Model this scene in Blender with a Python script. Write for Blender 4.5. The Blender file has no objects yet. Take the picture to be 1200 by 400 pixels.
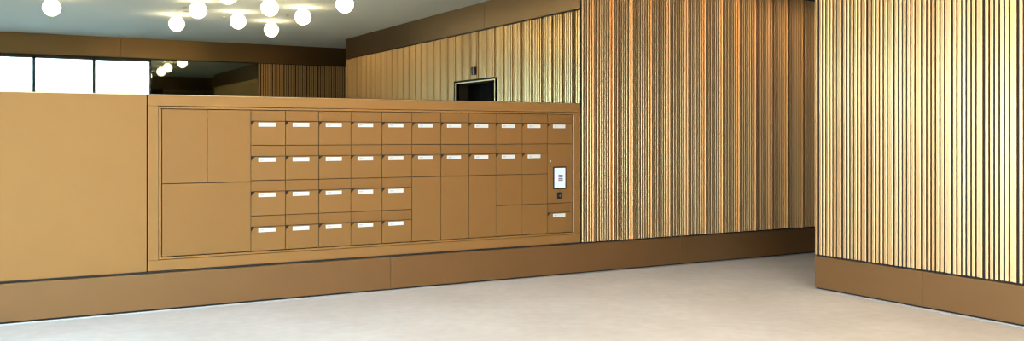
# Lobby with a bronze mailbox bank under a tinted mirror, gold slat cladding and globe lamps.
# World axes: x along the mailbox wall, y towards it from the camera, z up. Metres.
import bpy, bmesh, math, random
from mathutils import Vector

scene = bpy.context.scene
COL = scene.collection
random.seed(7)

# ------------------------------------------------------------------ materials
def new_mat(name):
    m = bpy.data.materials.new(name)
    m.use_nodes = True
    nt = m.node_tree
    return m, nt, nt.nodes['Principled BSDF']

def setp(p, **kw):
    for k, v in kw.items():
        key = k.replace('_', ' ')
        s = p.inputs[key]
        s.default_value = (*v, 1.0) if isinstance(v, tuple) and len(v) == 3 else v

def plain(name, col, rough=0.5, metal=0.0, spec=0.5):
    m, nt, p = new_mat(name)
    setp(p, Base_Color=col, Roughness=rough, Metallic=metal, Specular_IOR_Level=spec)
    return m

def sheet_metal(name, col, rough, metal, var=0.06, scale=3.0, rvar=0.02):
    """Anodised sheet: faint cloudy tone, faint roughness variation."""
    m, nt, p = new_mat(name)
    setp(p, Base_Color=col, Roughness=rough, Metallic=metal, Specular_IOR_Level=0.2)
    tc = nt.nodes.new('ShaderNodeTexCoord')
    ns = nt.nodes.new('ShaderNodeTexNoise'); ns.inputs['Scale'].default_value = scale
    ns.inputs['Detail'].default_value = 4
    mp = nt.nodes.new('ShaderNodeMapping')
    nt.links.new(tc.outputs['Object'], mp.inputs['Vector'])
    nt.links.new(mp.outputs['Vector'], ns.inputs['Vector'])
    mx = nt.nodes.new('ShaderNodeMix'); mx.data_type = 'RGBA'
    mx.inputs['A'].default_value = (*[c * (1 - var) for c in col], 1)
    mx.inputs['B'].default_value = (*[min(1, c * (1 + var)) for c in col], 1)
    nt.links.new(ns.outputs['Fac'], mx.inputs['Factor'])
    nt.links.new(mx.outputs['Result'], p.inputs['Base Color'])
    mr = nt.nodes.new('ShaderNodeMapRange')
    mr.inputs['To Min'].default_value = rough - rvar
    mr.inputs['To Max'].default_value = rough + rvar
    nt.links.new(ns.outputs['Fac'], mr.inputs['Value'])
    nt.links.new(mr.outputs['Result'], p.inputs['Roughness'])
    return m

def slat_mat(name, c_a, c_b, rough, metal):
    """Anodised slats: every slat its own tone (stored per face), faint lengthwise brushing."""
    m, nt, p = new_mat(name)
    setp(p, Roughness=rough, Metallic=metal)
    at = nt.nodes.new('ShaderNodeAttribute'); at.attribute_name = 'tone'
    mx = nt.nodes.new('ShaderNodeMix'); mx.data_type = 'RGBA'
    mx.inputs['A'].default_value = (*c_a, 1); mx.inputs['B'].default_value = (*c_b, 1)
    nt.links.new(at.outputs['Fac'], mx.inputs['Factor'])
    nt.links.new(mx.outputs['Result'], p.inputs['Base Color'])
    return m

M = {}
M['bronze_door'] = sheet_metal('bronze_door', (0.275, 0.138, 0.042), 0.50, 0.45)
M['bronze_flap'] = sheet_metal('bronze_flap', (0.262, 0.130, 0.039), 0.50, 0.45, scale=2.0)
M['bronze_case'] = sheet_metal('bronze_case', (0.31, 0.158, 0.049), 0.50, 0.45)
M['bronze_plinth'] = sheet_metal('bronze_plinth', (0.22, 0.113, 0.043), 0.48, 0.6)
M['bronze_fascia'] = sheet_metal('bronze_fascia', (0.23, 0.137, 0.062), 0.36, 0.92, var=0.03, scale=0.6, rvar=0.0)
M['gold_trim'] = sheet_metal('gold_trim', (0.55, 0.38, 0.20), 0.35, 0.85)
M['gap_dark'] = plain('gap_dark', (0.018, 0.012, 0.008), 0.7)
M['slat_gold'] = slat_mat('slat_gold', (0.68, 0.39, 0.16), (0.88, 0.585, 0.285), 0.32, 0.80)
M['slat_back'] = plain('slat_back', (0.016, 0.009, 0.005), 0.6, 0.3)
M['aluminium'] = plain('aluminium', (0.50, 0.48, 0.45), 0.45, 0.8)
M['white_plate'] = plain('white_plate', (0.66, 0.655, 0.63), 0.35)
M['plate_print'] = plain('plate_print', (0.42, 0.41, 0.42), 0.6)
M['black_plastic'] = plain('black_plastic', (0.010, 0.010, 0.012), 0.45, 0.0, 0.2)
M['grey_plastic'] = plain('grey_plastic', (0.10, 0.105, 0.11), 0.4)
M['ceiling_paint'] = plain('ceiling_paint', (0.80, 0.80, 0.80), 0.8, 0, 0.2)
M['core_paint'] = plain('core_paint', (0.06, 0.038, 0.02), 0.7)
M['white_enamel'] = plain('white_enamel', (0.75, 0.73, 0.68), 0.35)
M['lift_dark'] = plain('lift_dark', (0.002, 0.0018, 0.0018), 0.7, 0.0, 0.05)
M['paving'] = plain('paving', (0.32, 0.32, 0.31), 0.8)
M['wall_plaster'] = plain('wall_plaster', (0.72, 0.70, 0.66), 0.8)
M['dark_frame'] = plain('dark_frame', (0.04, 0.035, 0.03), 0.4, 0.5)

def mirror_mat(name, col, rough=0.01):
    m, nt, p = new_mat(name)
    setp(p, Base_Color=col, Metallic=1.0, Roughness=rough)
    return m
M['mirror'] = mirror_mat('mirror_tinted', (0.31, 0.35, 0.315))
M['mirror_dark'] = mirror_mat('mirror_smoked', (0.15, 0.16, 0.125))

def emit(name, col, strength):
    m, nt, p = new_mat(name)
    setp(p, Base_Color=(0.8, 0.8, 0.8) if strength > 5 else (0.02, 0.02, 0.02), Emission_Color=col, Emission_Strength=strength, Roughness=0.25)
    return m
M['opal_lit'] = emit('opal_lit', (1.0, 0.75, 0.46), 22.0)
M['screen_lit'] = emit('screen_lit', (0.76, 0.88, 1.0), 0.42)
M['screen_blue'] = emit('screen_blue', (0.42, 0.60, 0.95), 0.7)
M['screen_key'] = emit('screen_key', (0.08, 0.09, 0.12), 0.6)
M['screen_pink'] = emit('screen_pink', (0.75, 0.50, 0.72), 0.7)
M['screen_text'] = emit('screen_text', (0.45, 0.46, 0.50), 0.7)
M['red_lit'] = emit('red_lit', (1.0, 0.08, 0.10), 0.8)
M['blue_lit'] = emit('blue_lit', (0.10, 0.16, 0.26), 0.12)

# thin window glass: mostly clear, slight reflection
m, nt, p = new_mat('window_glass')
nt.nodes.remove(p)
tr = nt.nodes.new('ShaderNodeBsdfTransparent'); tr.inputs['Color'].default_value = (0.90, 0.95, 0.95, 1)
gl = nt.nodes.new('ShaderNodeBsdfGlossy'); gl.inputs['Roughness'].default_value = 0.0
fr = nt.nodes.new('ShaderNodeFresnel'); mxs = nt.nodes.new('ShaderNodeMixShader')
nt.links.new(fr.outputs['Fac'], mxs.inputs['Fac'])
nt.links.new(tr.outputs['BSDF'], mxs.inputs[1]); nt.links.new(gl.outputs['BSDF'], mxs.inputs[2])
nt.links.new(mxs.outputs['Shader'], nt.nodes['Material Output'].inputs['Surface'])
M['window_glass'] = m

# floor: pale polished screed with soft clouding
m, nt, p = new_mat('floor_screed')
setp(p, Roughness=0.42, Specular_IOR_Level=0.45)
tc = nt.nodes.new('ShaderNodeTexCoord')
n1 = nt.nodes.new('ShaderNodeTexNoise'); n1.inputs['Scale'].default_value = 1.1; n1.inputs['Detail'].default_value = 6
n2 = nt.nodes.new('ShaderNodeTexNoise'); n2.inputs['Scale'].default_value = 9.5; n2.inputs['Detail'].default_value = 8
n3 = nt.nodes.new('ShaderNodeTexNoise'); n3.inputs['Scale'].default_value = 160.0; n3.inputs['Detail'].default_value = 2
for n in (n1, n2, n3):
    nt.links.new(tc.outputs['Object'], n.inputs['Vector'])
r1 = nt.nodes.new('ShaderNodeValToRGB')
r1.color_ramp.elements[0].position = 0.35; r1.color_ramp.elements[0].color = (0.72, 0.70, 0.68, 1)
r1.color_ramp.elements[1].position = 0.68; r1.color_ramp.elements[1].color = (0.82, 0.805, 0.79, 1)
nt.links.new(n1.outputs['Fac'], r1.inputs['Fac'])
r2 = nt.nodes.new('ShaderNodeValToRGB')
r2.color_ramp.elements[0].position = 0.3; r2.color_ramp.elements[0].color = (0.90, 0.89, 0.88, 1)
r2.color_ramp.elements[1].position = 0.7; r2.color_ramp.elements[1].color = (1, 1, 1, 1)
nt.links.new(n2.outputs['Fac'], r2.inputs['Fac'])
r3 = nt.nodes.new('ShaderNodeValToRGB')
r3.color_ramp.elements[0].position = 0.40; r3.color_ramp.elements[0].color = (0.93, 0.93, 0.92, 1)
r3.color_ramp.elements[1].position = 0.55; r3.color_ramp.elements[1].color = (1, 1, 1, 1)
nt.links.new(n3.outputs['Fac'], r3.inputs['Fac'])
a = nt.nodes.new('ShaderNodeMix'); a.data_type = 'RGBA'; a.blend_type = 'MULTIPLY'; a.inputs['Factor'].default_value = 1
b = nt.nodes.new('ShaderNodeMix'); b.data_type = 'RGBA'; b.blend_type = 'MULTIPLY'; b.inputs['Factor'].default_value = 1
nt.links.new(r1.outputs['Color'], a.inputs['A']); nt.links.new(r2.outputs['Color'], a.inputs['B'])
nt.links.new(a.outputs['Result'], b.inputs['A']); nt.links.new(r3.outputs['Color'], b.inputs['B'])
nt.links.new(b.outputs['Result'], p.inputs['Base Color'])
M['floor_screed'] = m

# ------------------------------------------------------------------ mesh helpers
class MB:
    """Collects shapes and links them as ONE mesh object."""
    def __init__(self):
        self.bm = bmesh.new(); self.mats = []; self.tone = self.bm.faces.layers.float.new('tone')
    def mi(self, key):
        if key not in self.mats: self.mats.append(key)
        return self.mats.index(key)
    def box(self, x0, x1, y0, y1, z0, z1, mat, bevel=0.0):
        i = self.mi(mat)
        vs = [self.bm.verts.new(c) for c in ((x0, y0, z0), (x1, y0, z0), (x1, y1, z0), (x0, y1, z0),
                                             (x0, y0, z1), (x1, y0, z1), (x1, y1, z1), (x0, y1, z1))]
        fs = []
        for q in ((0, 3, 2, 1), (4, 5, 6, 7), (0, 1, 5, 4), (1, 2, 6, 5), (2, 3, 7, 6), (3, 0, 4, 7)):
            f = self.bm.faces.new([vs[k] for k in q]); f.material_index = i; fs.append(f)
        if bevel > 0:
            es = list({e for f in fs for e in f.edges})
            r = bmesh.ops.bevel(self.bm, geom=es, offset=bevel, segments=1, affect='EDGES', profile=0.5)
            for f in r['faces']: f.material_index = i
        return self
    def prism(self, pts, axis, a0, a1, mat, bevel=0.0, tone=None):
        """Extrude a closed 2-D outline: axis 'y' takes (x,z) points, axis 'z' takes (x,y) points, axis 'x' takes (y,z) points."""
        i = self.mi(mat)
        def P(p, a):
            return {'y': (p[0], a, p[1]), 'z': (p[0], p[1], a), 'x': (a, p[0], p[1])}[axis]
        A = [self.bm.verts.new(P(p, a0)) for p in pts]
        B = [self.bm.verts.new(P(p, a1)) for p in pts]
        fs = [self.bm.faces.new(A), self.bm.faces.new(B[::-1])]
        n = len(pts)
        for k in range(n):
            fs.append(self.bm.faces.new((A[k], B[k], B[(k + 1) % n], A[(k + 1) % n])))
        for f in fs:
            f.material_index = i
            if tone is not None:
                f[self.tone] = tone
        bmesh.ops.recalc_face_normals(self.bm, faces=fs)
        if bevel > 0:
            r = bmesh.ops.bevel(self.bm, geom=list({e for f in fs for e in f.edges}), offset=bevel, segments=1, affect='EDGES')
            for f in r['faces']: f.material_index = i
        return self
    def lathe(self, prof, mat, seg=32, c=(0, 0, 0)):
        """Surface of revolution about z; prof is a list of (r, z)."""
        i = self.mi(mat); rings = []
        for r, z in prof:
            if r < 1e-6: rings.append([self.bm.verts.new((c[0], c[1], c[2] + z))])
            else: rings.append([self.bm.verts.new((c[0] + r * math.cos(2 * math.pi * k / seg), c[1] + r * math.sin(2 * math.pi * k / seg), c[2] + z)) for k in range(seg)])
        fs = []
        for p, q in zip(rings, rings[1:]):
            for k in range(seg):
                l = (k + 1) % seg
                if len(p) == 1 and len(q) == 1: continue
                if len(p) == 1: vs = (p[0], q[k], q[l])
                elif len(q) == 1: vs = (p[k], q[0], p[l])
                else: vs = (p[k], q[k], q[l], p[l])
                f = self.bm.faces.new(vs); f.material_index = i; f.smooth = True; fs.append(f)
        bmesh.ops.recalc_face_normals(self.bm, faces=fs)
        return self
    def build(self, name, parent=None, **props):
        me = bpy.data.meshes.new(name)
        self.bm.to_mesh(me); self.bm.free()
        for k in self.mats: me.materials.append(M[k])
        o = bpy.data.objects.new(name, me); COL.objects.link(o)
        if parent is not None: o.parent = parent
        for k, v in props.items(): o[k] = v
        return o

def empty(name, loc, label, category, group=None):
    o = bpy.data.objects.new(name, None); COL.objects.link(o)
    o.location = loc; o.empty_display_size = 0.1
    o['label'] = label; o['category'] = category
    if group: o['group'] = group
    return o

def copy_tree(src, loc, label, group=None):
    r = src.copy(); COL.objects.link(r); r.location = loc; r['label'] = label
    if group: r['group'] = group
    for ch in list(src.children):
        c = ch.copy(); COL.objects.link(c); c.parent = r
        for g in list(ch.children):
            d = g.copy(); COL.objects.link(d); d.parent = c
    return r

# ------------------------------------------------------------------ dimensions
VF = 8.37            # face of the mailbox wall
VM = 8.375           # mirror surface on it
VB = 8.56            # structural wall behind
XL = -2.60           # glazed end of the lobby
UR = 7.06            # face of the slatted right wall
VC = 6.385           # its corner by the passage
VE = -3.15           # its corner by the recess behind
VO = -5.27           # wall opposite the mailboxes
XE = 10.6            # end of passage
CEIL = 3.69
BAND = 3.24          # underside of the bronze fascia
PL0, PL1 = 0.025, 0.330   # plinth
SL0 = 0.348          # lower edge of cladding

# ------------------------------------------------------------------ setting
MB().box(XL - 0.2, XE + 0.2, VO - 0.2, VB + 0.2, -0.12, 0.0, 'floor_screed').build('floor', kind='structure')
MB().box(XL - 0.2, XE + 0.2, VO - 0.2, VB + 0.2, CEIL, CEIL + 0.15, 'ceiling_paint').build('ceiling', kind='structure')

PITCH = 0.267 / 8
def slat_modules(mb, u0, u1, face, sgn, along, per, pitch, step, zspan, fill=0.60, groove=0.014, first=0, rib=0.0):
    """Shingled slat modules. along = +1/-1: the proud edge of every module stands at its low/high end along the wall.
    face = plane of the recessed slats, sgn = direction from the room into the wall; zspan(a, b) gives the height range.
    Outlines are (position along the wall, depth); `flip` turns them for walls that run along y."""
    def put(pts, z0, z1, mat, tone):
        mb.prism([(p, q) if not slat_modules.flip else (q, p) for p, q in pts], 'z', z0, z1, mat, tone=tone)
    def dep(t):                                     # depth of the slat fronts across a module, t in 0..1
        return face - sgn * step * (1 - t)
    mw = per * pitch
    n = int(math.ceil((u1 - u0) / pitch))
    for i in range(n):
        k = (i + first) % per
        p0 = u0 + i * pitch if along > 0 else u1 - (i + 1) * pitch
        z0, z1 = zspan(p0, p0 + pitch)
        def X(f): return p0 + pitch * (f if along > 0 else 1 - f)
        def D(f): return dep((k + f) / per)
        pr = sgn * rib if k == 0 else 0.0            # the edge slat of a module may stand proud
        e = 0.06
        s0 = 0.0 if k == 0 else (1 - fill) * 0.5
        s1 = s0 + fill
        tone = 0.35 + random.random() * 0.4
        # dark web behind the slats, following the tilt
        put([(X(0.0 if k else 0.03), D(0) + sgn * groove), (X(1.0), D(1) + sgn * groove), (X(1.0), face + sgn * 0.045), (X(0.0 if k else 0.03), face + sgn * 0.045)], z0, z1, 'slat_back', 0)
        back = D(0.5) + sgn * (groove + 0.001)
        if k == 0: back = face + sgn * 0.046        # closed edge of the module
        put([(X(s0), back), (X(s0), D(s0) - pr + sgn * 0.0025), (X(s0 + e), D(s0 + e) - pr), (X(s1 - e), D(s1 - e) - pr), (X(s1), D(s1) - pr + sgn * 0.0025), (X(s1), D(0.5) + sgn * (groove + 0.001))], z0, z1, 'slat_gold', tone)
slat_modules.flip = False

# back wall (mailboxes + mirror + slats)
wall_back = MB().box(XL - 0.2, XE + 0.2, VB, VB + 0.2, 0.0, CEIL, 'core_paint').build('wall_back', kind='structure')
US = 5.628
mb = MB()
mb.box(US, XE, VF + 0.034, VB - 0.002, SL0, BAND - 0.012, 'slat_back')
slat_modules(mb, US + 0.004, XE - 0.02, VF - 0.014, 1, 1, 8, PITCH, 0.008, lambda a, b: (SL0, BAND - 0.012), fill=0.60, groove=0.018, first=4, rib=0.016)
mb.build('slat_cladding', wall_back)
# bronze panel to the left of the mailbox bank and behind the mirror
UL = 1.20            # left end of the bank
mb = MB()
for x0, x1 in ((XL, -2.2), (-2.2, -0.5), (-0.5, UL - 0.006)):
    mb.box(x0 + 0.003, x1 - 0.003, VF, VB - 0.002, SL0, 1.852, 'bronze_case', bevel=0.002)
mb.build('bronze_panel', wall_back)

def plinth(name, axis, a0, a1, joints, face, back, sgn):
    """Bronze skirting over a recessed aluminium strip; joints are positions along the wall."""
    mb = MB()
    cuts = [a0] + [j for j in joints if a0 < j < a1] + [a1]
    for p, q in zip(cuts, cuts[1:]):
        lo, hi = sorted((face, back))
        if axis == 'x': mb.box(p + 0.002, q - 0.002, lo, hi, PL0, PL1, 'bronze_plinth', bevel=0.0015)
        else: mb.box(lo, hi, p + 0.002, q - 0.002, PL0, PL1, 'bronze_plinth', bevel=0.0015)
    lo, hi = sorted((face + sgn * 0.022, back))
    if axis == 'x':
        mb.box(a0, a1, lo, hi, PL1 + 0.001, SL0 - 0.001, 'gap_dark')
        mb.box(a0, a1, lo, hi, 0.010, PL0 - 0.001, 'gap_dark')
    else:
        mb.box(lo, hi, a0, a1, PL1 + 0.001, SL0 - 0.001, 'gap_dark')
        mb.box(lo, hi, a0, a1, 0.010, PL0 - 0.001, 'gap_dark')
    lo, hi = sorted((face + sgn * 0.006, back))
    if axis == 'x': mb.box(a0, a1, lo, hi, 0.0, 0.010, 'aluminium')
    else: mb.box(lo, hi, a0, a1, 0.0, 0.010, 'aluminium')
    return mb.build(name, kind='structure')

plinth('baseboard_back', 'x', XL, XE, (-0.19, 3.41, 7.01), VF - 0.012, VB - 0.002, 1)

def fascia(name, axis, a0, a1, joints, face, back, sgn):
    mb = MB()
    cuts = [a0] + [j for j in joints if a0 < j < a1] + [a1]
    for p, q in zip(cuts, cuts[1:]):
        lo, hi = sorted((face, back))
        if axis == 'x': mb.box(p + 0.003, q - 0.003, lo, hi, BAND + 0.012, CEIL - 0.002, 'bronze_fascia')
        else: mb.box(lo, hi, p + 0.003, q - 0.003, BAND + 0.012, CEIL - 0.002, 'bronze_fascia')
    lo, hi = sorted((face + sgn * 0.02, back))
    if axis == 'x': mb.box(a0, a1, lo, hi, BAND - 0.010, BAND + 0.011, 'gap_dark')
    else: mb.box(lo, hi, a0, a1, BAND - 0.010, BAND + 0.011, 'gap_dark')
    return mb.build(name, kind='structure')

fascia('trim_1', 'x', XL, XE, (-0.6, 2.5, 5.628, 8.7), VF - 0.03, VB - 0.002, 1)

# tinted mirror above the bank, with a thin polished edge strip
mb = MB().box(XL + 0.02, US - 0.004, VM, VB - 0.003, 1.862, BAND - 0.012, 'mirror')
mir = mb.build('wall_mirror', label='wide bronze-tinted wall mirror above the mailbox bank', category='mirror')
MB().box(XL + 0.02, US - 0.004, VM - 0.004, VB - 0.004, 1.8535, 1.8585, 'gold_trim').build('edge_strip', mir, label='thin bright metal strip along the lower edge')

# right wall: core around the lift opening, slats, plinth, fascia
LV0, LV1, LZ = 2.42, 3.82, 2.40
mb = MB()
for y0, y1, z0, z1 in ((VE, LV0, 0, CEIL), (LV1, VC, 0, CEIL), (LV0, LV1, LZ, CEIL)):
    mb.box(UR + 0.05, UR + 0.40, y0, y1, z0, z1, 'core_paint')
mb.box(UR + 0.40, XE, VC - 0.2, VC, 0, CEIL, 'core_paint')
mb.box(UR + 0.40, XE, VE, VE + 0.2, 0, CEIL, 'core_paint')
wall_right = mb.build('wall_right', kind='structure')
mb = MB()
PR = 0.286 / 7
for y0, y1, z0, z1 in ((VE, LV0 - 0.045, SL0, BAND - 0.012), (LV1 + 0.045, VC - 0.004, SL0, BAND - 0.012), (LV0 - 0.045, LV1 + 0.045, LZ + 0.05, BAND - 0.012)):
    mb.box(UR + 0.042, UR + 0.049, y0, y1, z0, z1, 'slat_back')
slat_modules.flip = True
slat_modules(mb, VE + 0.01, VC - 0.004, UR, 1, -1, 7, PR, 0.018,
             lambda a, b: (LZ + 0.052 if a < LV1 + 0.045 and b > LV0 - 0.045 else SL0, BAND - 0.012))
slat_modules.flip = False
mb.build('slat_cladding', wall_right)
# end cap of the slats at the passage corner
MB().box(UR + 0.002, UR + 0.40, VC + 0.0005, VC + 0.012, SL0, BAND - 0.012, 'slat_back').build('corner_plate', wall_right)
plinth('baseboard_right', 'y', LV1 + 0.05, VC + 0.012, (5.2,), UR - 0.006, UR + 0.049, 1)
plinth('baseboard_front', 'y', VE, LV0 - 0.05, (0.2,), UR - 0.006, UR + 0.049, 1)
fascia('trim_2', 'y', VE, VC + 0.03, (0.37, 3.49), UR - 0.022, UR + 0.049, 1)
MB().box(UR + 0.41, XE - 0.01, VC + 0.013, VF - 0.035, BAND, CEIL - 0.003, 'bronze_fascia').build('trim_5', kind='structure')
# lift doorway
dr = MB().box(UR + 0.26, UR + 0.34, LV0 - 0.02, LV1 + 0.02, 0.0, LZ, 'lift_dark').build('door_1', kind='structure')
mb = MB()
for x0, x1, mt, q in ((UR - 0.020, UR - 0.005, 'gold_trim', 0.020), (UR - 0.0045, UR + 0.24, 'lift_dark', 0.012)):
    mb.box(x0, x1, LV0 - q, LV0 - 0.001, 0.0, LZ + q, mt)
    mb.box(x0, x1, LV1 + 0.001, LV1 + q, 0.0, LZ + q, mt)
    mb.box(x0, x1, LV0 - 0.001, LV1 + 0.001, LZ + 0.002, LZ + q, mt)
mb.build('door_frame', dr)
for a0, a1 in ((LV0 + 0.004, (LV0 + LV1) / 2 - 0.002), ((LV0 + LV1) / 2 + 0.002, LV1 - 0.004)):
    MB().box(UR + 0.235, UR + 0.258, a0, a1, 0.012, LZ - 0.01, 'lift_dark', bevel=0.002).build('door_leaf', dr)
# call indicator over the doorway
ind = empty('lift_indicator', (UR - 0.022, 3.12, 2.52), 'small dark display box with a red light on the slats above the dark doorway', 'lift indicator')
MB().box(-0.020, 0.006, -0.075, 0.075, 0.0, 0.13, 'black_plastic', bevel=0.004).build('casing', ind)
MB().box(-0.0225, -0.0203, 0.008, 0.066, 0.008, 0.122, 'blue_lit').build('display', ind, label='bluish half of the display')
MB().box(-0.0225, -0.0203, -0.066, 0.004, 0.008, 0.122, 'black_plastic').build('black_panel', ind)
MB().prism([(-0.046, 0.050), (-0.016, 0.050), (-0.031, 0.080)], 'x', -0.0245, -0.0227, 'red_lit').build('arrow_light', ind, label='lit red arrow')

# opposite wall: slats beside the recess, smoked mirror, fascia
XW = 3.22            # right jamb of the glazing
mb = MB().box(XW, XE + 0.2, VO - 0.2, VO - 0.08, 0.0, CEIL, 'core_paint')
mb.box(XL - 0.2, XW, VO - 0.2, VO - 0.08, BAND, CEIL, 'core_paint')
wall_front = mb.build('wall_front', kind='structure')
UO = 5.62
mb = MB()
mb.box(UO, XE, VO - 0.078, VO - 0.042, SL0, BAND - 0.012, 'slat_back')
slat_modules(mb, UO + 0.004, XE - 0.02, VO + 0.004, -1, 1, 5, 0.056, 0.012, lambda a, b: (SL0, BAND - 0.012), fill=0.62)
mb.build('slat_cladding', wall_front)
fascia('trim_3', 'x', XL, XE, (2.6, 8.7), VO + 0.004, VO - 0.079, -1)
plinth('trim_4', 'x', XW, XE, (6.2,), VO + 0.004, VO - 0.079, -1)
MB().box(XW + 0.01, UO - 0.006, VO - 0.078, VO - 0.012, SL0 + 0.004, BAND - 0.012, 'mirror_dark').build(
    'wall_mirror', label='dark smoked mirror on the opposite wall, seen reflected above the mailboxes', category='mirror')
# ends
MB().box(XE, XE + 0.2, VO, VB, 0, CEIL, 'core_paint').build('wall_end', kind='structure')
# glazed entrance front
win = MB()
NV = 5
xs = [XL + (XW - XL) * k / NV for k in range(NV + 1)]
WT = BAND - 0.012
for x in xs: win.box(max(XL, x - 0.03), min(XW, x + 0.03), VO - 0.075, VO - 0.005, 0.0, WT, 'dark_frame')
win.box(XL, XW, VO - 0.075, VO - 0.005, 0.0, 0.06, 'dark_frame'); win.box(XL, XW, VO - 0.075, VO - 0.005, WT - 0.06, WT, 'dark_frame')
window = win.build('window_1', kind='structure')
for p, q in zip(xs, xs[1:]):
    MB().box(p + 0.031, q - 0.031, VO - 0.046, VO - 0.034, 0.061, WT - 0.061, 'window_glass').build('pane', window)
mb = MB()
Y0, Y1, WH = 3.4, 8.25, 2.70
mb.box(XL - 0.2, XL - 0.001, VO, Y0, 0.0, CEIL, 'wall_plaster'); mb.box(XL - 0.2, XL - 0.001, Y1, VB, 0.0, CEIL, 'wall_plaster')
mb.box(XL - 0.2, XL - 0.001, Y0, Y1, WH, CEIL, 'wall_plaster')
mb.build('wall_left', kind='structure')
win = MB()
ys = [Y0 + (Y1 - Y0) * k / 3 for k in range(4)]
for y in ys: win.box(XL - 0.09, XL - 0.02, max(Y0, y - 0.03), min(Y1, y + 0.03), 0.0, WH, 'dark_frame')
win.box(XL - 0.09, XL - 0.02, Y0, Y1, 0.0, 0.06, 'dark_frame'); win.box(XL - 0.09, XL - 0.02, Y0, Y1, WH - 0.06, WH, 'dark_frame')
window = win.build('window_2', kind='structure')
for p, q in zip(ys, ys[1:]):
    MB().box(XL - 0.061, XL - 0.049, p + 0.031, q - 0.031, 0.061, WH - 0.061, 'window_glass').build('pane', window)
MB().box(XL - 20, XL - 0.201, VO - 0.2, 24, -0.2, -0.03, 'paving').build('ground', kind='structure')
MB().box(-22, 24, VO - 20, VO - 0.201, -0.2, -0.03, 'paving').build('ground', kind='structure')

# ------------------------------------------------------------------ mailbox bank
U0, W, ZT, RH = 2.070, 0.3135, 1.737, 0.318
FLAP = 0.099
ZB = ZT - 4 * RH                                    # 0.465
LW = 0.379                                          # narrow locker on the left
UA = U0 - 2 * LW                                    # left edge of the lockers
UE = U0 + 11 * W                                    # right edge of the grid
G = 0.0027                                          # half gap

case = empty('mailbox_surround', ((UL + US) / 2, VF, SL0), 'bronze sheet-metal surround framing the whole bank of mailboxes and lockers', 'mailbox surround')
cx = case.location.x
def cb(mb, x0, x1, y0, y1, z0, z1, mat, bevel=0.0):
    mb.box(x0 - cx, x1 - cx, y0 - VF, y1 - VF, z0 - SL0, z1 - SL0, mat, bevel)
mb = MB()
ZO0, ZO1 = 0.440, 1.762                             # opening in the outer frame
UO0, UO1 = UA - 0.028, UE + 0.028
cb(mb, UL, US - 0.004, VF, VB - 0.004, ZO1, 1.852, 'bronze_case', 0.002)
cb(mb, UL, US - 0.004, VF, VB - 0.004, SL0 + 0.001, ZO0, 'bronze_case', 0.002)
cb(mb, UL, UO0, VF, VB - 0.004, ZO0 + 0.001, ZO1 - 0.001, 'bronze_case')
cb(mb, UO1, US - 0.004, VF, VB - 0.004, ZO0 + 0.001, ZO1 - 0.001, 'bronze_case')
mb.build('frame', case)
mb = MB()
t = 0.020
for x0, x1, z0, z1 in ((UO0 + 0.003, UO1 - 0.003, ZO1 - t - 0.002, ZO1 - 0.004), (UO0 + 0.003, UO1 - 0.003, ZO0 + 0.004, ZO0 + t + 0.001)):
    cb(mb, x0, x1, VF - 0.005, VB - 0.006, z0, z1, 'bronze_case', 0.0015)
for x0, x1 in ((UO0 + 0.003, UA - 0.004), (UE + 0.004, UO1 - 0.003)):
    cb(mb, x0, x1, VF - 0.005, VB - 0.006, ZO0 + t + 0.002, ZO1 - t - 0.003, 'gold_trim' if x0 > 4 else 'bronze_case', 0.0015)
mb.build('inner_frame', case, label='thin raised edge around the grid')

FT = 0.016                                          # sheet thickness of the fronts
YB = VB - VF - 0.010
def box_body(mb, w, h):
    mb.box(0.0008, w - 0.0008, FT + 0.003, YB, 0.0008, h - 0.0008, 'gap_dark')

def make_mailbox(loc, label):
    r = empty('mailbox', loc, label, 'mailbox', 'mailboxes in the bronze bank')
    mb = MB(); box_body(mb, W, RH); mb.build('body', r)
    zf = RH - FLAP
    fl = MB().box(G, W - G, 0.0, FT, zf + G, RH - G, 'bronze_flap', 0.0012).build('flap', r)
    sf = MB()
    x0, x1, z0, z1 = 0.020, W - 0.018, zf + 0.022, RH - 0.022
    q = 0.005
    sf.box(x0, x1, -0.0025, -0.0002, z1 - q, z1, 'bronze_flap'); sf.box(x0, x1, -0.0025, -0.0002, z0, z0 + q, 'bronze_flap')
    sf.box(x0, x0 + q, -0.0025, -0.0002, z0 + q, z1 - q, 'bronze_flap'); sf.box(x1 - q, x1, -0.0025, -0.0002, z0 + q, z1 - q, 'bronze_flap')
    sf.build('slot_frame', fl)
    # door: the top left corner is cut back as a finger notch
    zt = zf - G
    pts = [(G, G), (W - G, G), (W - G, zt), (G + 0.034, zt), (G + 0.026, zt - 0.010), (G + 0.012, zt - 0.022), (G, zt - 0.036)]
    d = MB().prism(pts, 'y', 0.0, FT, 'bronze_door', bevel=0.0012).build('door', r)
    np_ = MB()
    a0, a1, b0, b1 = 0.066, 0.222, zt - 0.047, zt - 0.010
    np_.box(a0, a1, -0.0035, -0.0003, b0, b1, 'white_plate', 0.0008)
    np_.box(a0 + 0.014, a0 + 0.050, -0.0040, -0.0036, b0 + 0.018, b0 + 0.025, 'plate_print')
    np_.box(a0 + 0.014, a0 + 0.042, -0.0040, -0.0036, b0 + 0.009, b0 + 0.013, 'plate_print')
    np_.build('name_plate', d, label='white name plate')
    return r

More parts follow.
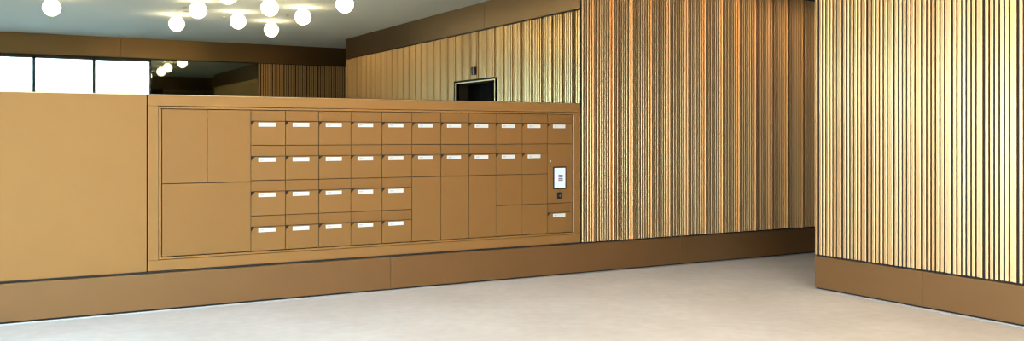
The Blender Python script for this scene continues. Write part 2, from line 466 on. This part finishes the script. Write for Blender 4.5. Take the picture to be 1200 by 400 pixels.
ORD = ['first', 'second', 'third', 'fourth', 'fifth', 'sixth', 'seventh', 'eighth', 'ninth', 'tenth', 'eleventh']
ROW = ['top row', 'second row', 'third row', 'bottom row']
def mlabel(c, r):
    if c == 10:
        return 'bronze mailbox with white name plate directly below the screen panel' if r == 3 else 'bronze mailbox in the top row directly above the screen panel'
    return 'bronze mailbox with white name plate in the %s, %s column from the left' % (ROW[r], ORD[c])
cells = [(c, r) for r in range(4) for c in range(5)] + [(c, r) for r in range(2) for c in range(5, 10)] + [(10, 0), (10, 3)]
proto = None
for c, r in cells:
    loc = (U0 + W * c, VF, ZT - RH * (r + 1))
    if proto is None: proto = make_mailbox(loc, mlabel(c, r))
    else: copy_tree(proto, loc, mlabel(c, r))

def make_locker(x, z, w, h, label, group):
    r = empty('parcel_locker', (x, VF, z), label, 'parcel locker', group)
    mb = MB(); box_body(mb, w, h); mb.build('body', r)
    MB().box(G, w - G, 0.0, FT, G, h - G, 'bronze_door', 0.0014).build('door', r)
    return r
ZS = ZB + 2.0 * RH                                  # half height
ZL = 1.092                                          # split of the left lockers
make_locker(UA, ZL, LW, ZT - ZL, 'plain bronze upper locker door at the far left of the bank', 'large plain lockers left of the mailboxes')
make_locker(UA + LW, ZL, LW, ZT - ZL, 'plain bronze upper locker door right beside the first mailbox column', 'large plain lockers left of the mailboxes')
make_locker(UA, ZB, 2 * LW, ZL - ZB, 'widest plain bronze locker door, low on the left under two doors', 'large plain lockers left of the mailboxes')
for c, s in ((5, 'leftmost'), (6, 'middle'), (7, 'rightmost')):
    make_locker(U0 + W * c, ZB, W, 2 * RH, 'tall plain bronze parcel door, %s of the three tall ones' % s, 'tall parcel doors under the mailboxes')
for c, s in ((8, 'left'), (9, 'right')):
    make_locker(U0 + W * c, ZB + RH, W, RH, 'square plain bronze parcel door, upper %s of the four near the screen' % s, 'square parcel doors beside the screen')
    make_locker(U0 + W * c, ZB, W, RH, 'square plain bronze parcel door, lower %s of the four near the screen' % s, 'square parcel doors beside the screen')

# touch-screen panel of the parcel lockers
T0, T1 = ZB + RH, ZT - RH
tm = empty('screen_panel', (U0 + 10 * W, VF, T0), 'bronze locker control panel with a lit touch screen and card reader', 'control panel')
H = T1 - T0
mb = MB(); box_body(mb, W, H); mb.build('body', tm)
MB().box(G, W - G, 0.0, FT, G, H - G, 'bronze_door', 0.0014).build('front_plate', tm)
sx0, sx1, sz0, sz1 = 0.068, 0.232, 0.152, 0.392
sc = MB().box(sx0, sx1, -0.006, -0.0003, sz0, sz1, 'black_plastic', 0.0015).build('screen', tm, label='lit white touch screen in a black bezel')
b_ = 0.013
MB().box(sx0 + b_, sx1 - b_, -0.0072, -0.0062, sz0 + b_, sz1 - b_, 'screen_lit').build('display', sc)
mx, mz = (sx0 + sx1) / 2, (sz0 + sz1) / 2
for dz in (0.003, -0.033):
    k_ = MB().box(mx - 0.018, mx + 0.036, -0.0084, -0.0074, mz + dz, mz + dz + 0.030, 'screen_key')
    for j in range(4):
        k_.box(mx - 0.011 + j * 0.011, mx - 0.005 + j * 0.011, -0.0090, -0.0083, mz + dz + 0.010, mz + dz + 0.019, 'screen_text')
    k_.build('on_screen_button', sc)
    MB().box(mx - 0.037, mx - 0.021, -0.0084, -0.0074, mz + dz, mz + dz + 0.030, 'screen_pink').build('on_screen_icon', sc)
MB().box(sx0 + b_ + 0.004, sx0 + b_ + 0.030, -0.0084, -0.0074, sz1 - 0.036, sz1 - 0.031, 'screen_blue').build('header_line', sc)
MB().box(sx0 + b_ + 0.004, sx0 + b_ + 0.040, -0.0084, -0.0074, sz0 + 0.030, sz0 + 0.035, 'screen_blue').build('footer_line', sc)
for j, mk in enumerate(('screen_key', 'screen_text', 'screen_text', 'screen_text')):
    MB().box(mx - 0.030 + j * 0.022, mx - 0.024 + j * 0.022, -0.0084, -0.0074, sz0 + 0.018, sz0 + 0.023, mk).build('footer_icon', sc)
rd = MB().box(0.116, 0.180, -0.012, -0.0003, 0.048, 0.116, 'black_plastic', 0.004).build('card_reader', tm, label='square black card reader')
MB().prism([(0.132, 0.080), (0.164, 0.058), (0.164, 0.102)], 'y', -0.0138, -0.0122, 'grey_plastic').build('reader_icon', rd)
MB().prism([(0.033 + 0.006 * math.cos(2 * math.pi * k / 16), 0.452 + 0.009 * math.sin(2 * math.pi * k / 16)) for k in range(16)], 'y', -0.006, -0.0003, 'white_plate').build('lock_button', tm, label='tiny pale round lock button')

# ------------------------------------------------------------------ ceiling fittings
R = 0.133
def make_lamp(x, y, label):
    r = empty('globe_lamp', (x, y, CEIL), label, 'ceiling lamp', 'white globe lamps on the ceiling')
    MB().lathe([(0, 0), (0.062, 0), (0.062, -0.030), (0.050, -0.034), (0, -0.034)], 'white_enamel', 28).build('mount', r)
    n = 18
    prof = [(R * math.sin(math.pi * k / n), -0.036 - R + R * math.cos(math.pi * k / n)) for k in range(n + 1)]
    prof[0] = (0, prof[0][1]); prof[-1] = (0, prof[-1][1])
    MB().lathe(prof, 'opal_lit', 36).build('globe', r)
    return r

F_, HZ, CH = 1083.0, 160.0, 1.5
SA, CA = 0.495, 0.869
def from_mirror(px, py, h):
    """Floor plan position of a ceiling thing measured at this spot of the reflection, hanging at height h."""
    z = (h - CH) * F_ / (HZ - py); tt = (px - 600) / F_
    return z * (CA * tt + SA), 2 * VM - z * (-SA * tt + CA)
lamp_spots = [
    (318, 35, 'white globe lamp hanging lowest in the reflection, right above the brown band'),
    (316, 9, 'white globe lamp directly above the lowest globe in the mirror'),
    (355, 20, 'white globe lamp in the mirror just right of the lowest globe'),
    (404, 5, 'white globe lamp farthest right in the mirror, near the corner'),
    (279, 25, 'white globe lamp in the mirror with a small sprinkler to its left'),
    (232, 12, 'white globe lamp in the mirror with a pale detector on its left'),
    (267, -6, 'white globe lamp cut by the top of the picture, between two lower globes'),
    (207, 28, 'white globe lamp low in the mirror, left of the lamp with the pale detector'),
]
lamp = None
spots = []
for px, py, lb in lamp_spots:
    x, y = from_mirror(px, py, CEIL - 0.036 - R)
    spots.append((x, y))
    if lamp is None: lamp = make_lamp(x, y, lb)
    else: copy_tree(lamp, (x, y, CEIL), lb)
added_lamps = [(4.7, 5.5), (3.4, 5.5), (-0.6, 2.0), (-1.9, 0.4)]  # unseen lamps added to brighten the slats, mailboxes and lobby
copy_tree(lamp, (0.9, 0.6, CEIL), 'added white globe lamp high in the mirror, far left above the bright glazing')  # extra lamp, added to light the left part of the lobby
for x, y in added_lamps:
    copy_tree(lamp, (x, y, CEIL), 'added unseen white globe ceiling lamp outside the picture over the lobby floor', 'added globe lamps over the lobby')

def sprinkler(px, py, label):
    x, y = from_mirror(px, py, CEIL - 0.02)
    r = empty('ceiling_sprinkler', (x, y, CEIL), label, 'sprinkler', 'small fittings on the ceiling')
    MB().lathe([(0, 0), (0.045, 0), (0.045, -0.006), (0.038, -0.010), (0, -0.010)], 'white_enamel', 24).build('cover_plate', r)
    MB().lathe([(0.016, -0.0105), (0.012, -0.026), (0.030, -0.027), (0.030, -0.030), (0, -0.030)], 'aluminium', 20).build('head', r)
sprinkler(263, 21, 'small pale sprinkler disc on the ceiling left of a globe lamp')
sprinkler(337, 18.5, 'faint sprinkler disc on the ceiling between three globe lamps')
x, y = from_mirror(217.5, 11.5, CEIL - 0.03)
dt = empty('smoke_detector', (x, y, CEIL), 'small pale detector on the ceiling beside a globe lamp', 'detector')
MB().lathe([(0, 0), (0.055, 0), (0.055, -0.018), (0.050, -0.022), (0, -0.022)], 'white_enamel', 28).build('base', dt)
MB().lathe([(0.042, -0.0225), (0.042, -0.040), (0.034, -0.055), (0.012, -0.060), (0, -0.060)], 'white_enamel', 28).build('cover', dt)

# ------------------------------------------------------------------ light
w = bpy.data.worlds.new('World'); scene.world = w; w.use_nodes = True
bg = w.node_tree.nodes['Background']
bg.inputs['Color'].default_value = (0.62, 0.81, 1.0, 1)
bg.inputs['Strength'].default_value = 9.5
pl = bpy.data.lights.new('window_portal', 'AREA'); pl.shape = 'RECTANGLE'
pl.size = XW - XL; pl.size_y = WT
pl.cycles.is_portal = True
po = bpy.data.objects.new('window_portal', pl); COL.objects.link(po)
po.location = ((XL + XW) / 2, VO - 0.12, WT / 2)
po.rotation_euler = (math.radians(90), 0, 0)
pl2 = bpy.data.lights.new('window_portal', 'AREA'); pl2.shape = 'RECTANGLE'
pl2.size = Y1 - Y0; pl2.size_y = WH; pl2.cycles.is_portal = True
po2 = bpy.data.objects.new('window_portal', pl2); COL.objects.link(po2)
po2.location = (XL - 0.12, (Y0 + Y1) / 2, WH / 2)
po2.rotation_euler = (math.radians(90), 0, math.radians(-90))

# ------------------------------------------------------------------ camera
cam = bpy.data.cameras.new('camera'); co = bpy.data.objects.new('camera', cam); COL.objects.link(co)
co.location = (0, 0, CH)
co.rotation_euler = (math.radians(90), 0, -math.atan2(SA, CA))
cam.sensor_width = 36.0; cam.lens = 36.0 * F_ / 1200.0
cam.shift_y = -(200 - HZ) / 1200.0
cam.clip_start = 0.05
scene.camera = co

scene.view_settings.view_transform = 'Standard'
scene.view_settings.look = 'None'
scene.view_settings.gamma = 1.0
scene.view_settings.use_curve_mapping = False
scene.view_settings.exposure = 1.35
scene.cycles.filter_width = 1.2
scene.cycles.use_denoising = True
scene.cycles.max_bounces = 12
scene.cycles.glossy_bounces = 8
scene.cycles.diffuse_bounces = 5
scene.cycles.sample_clamp_indirect = 3.0
scene.cycles.blur_glossy = 2.0
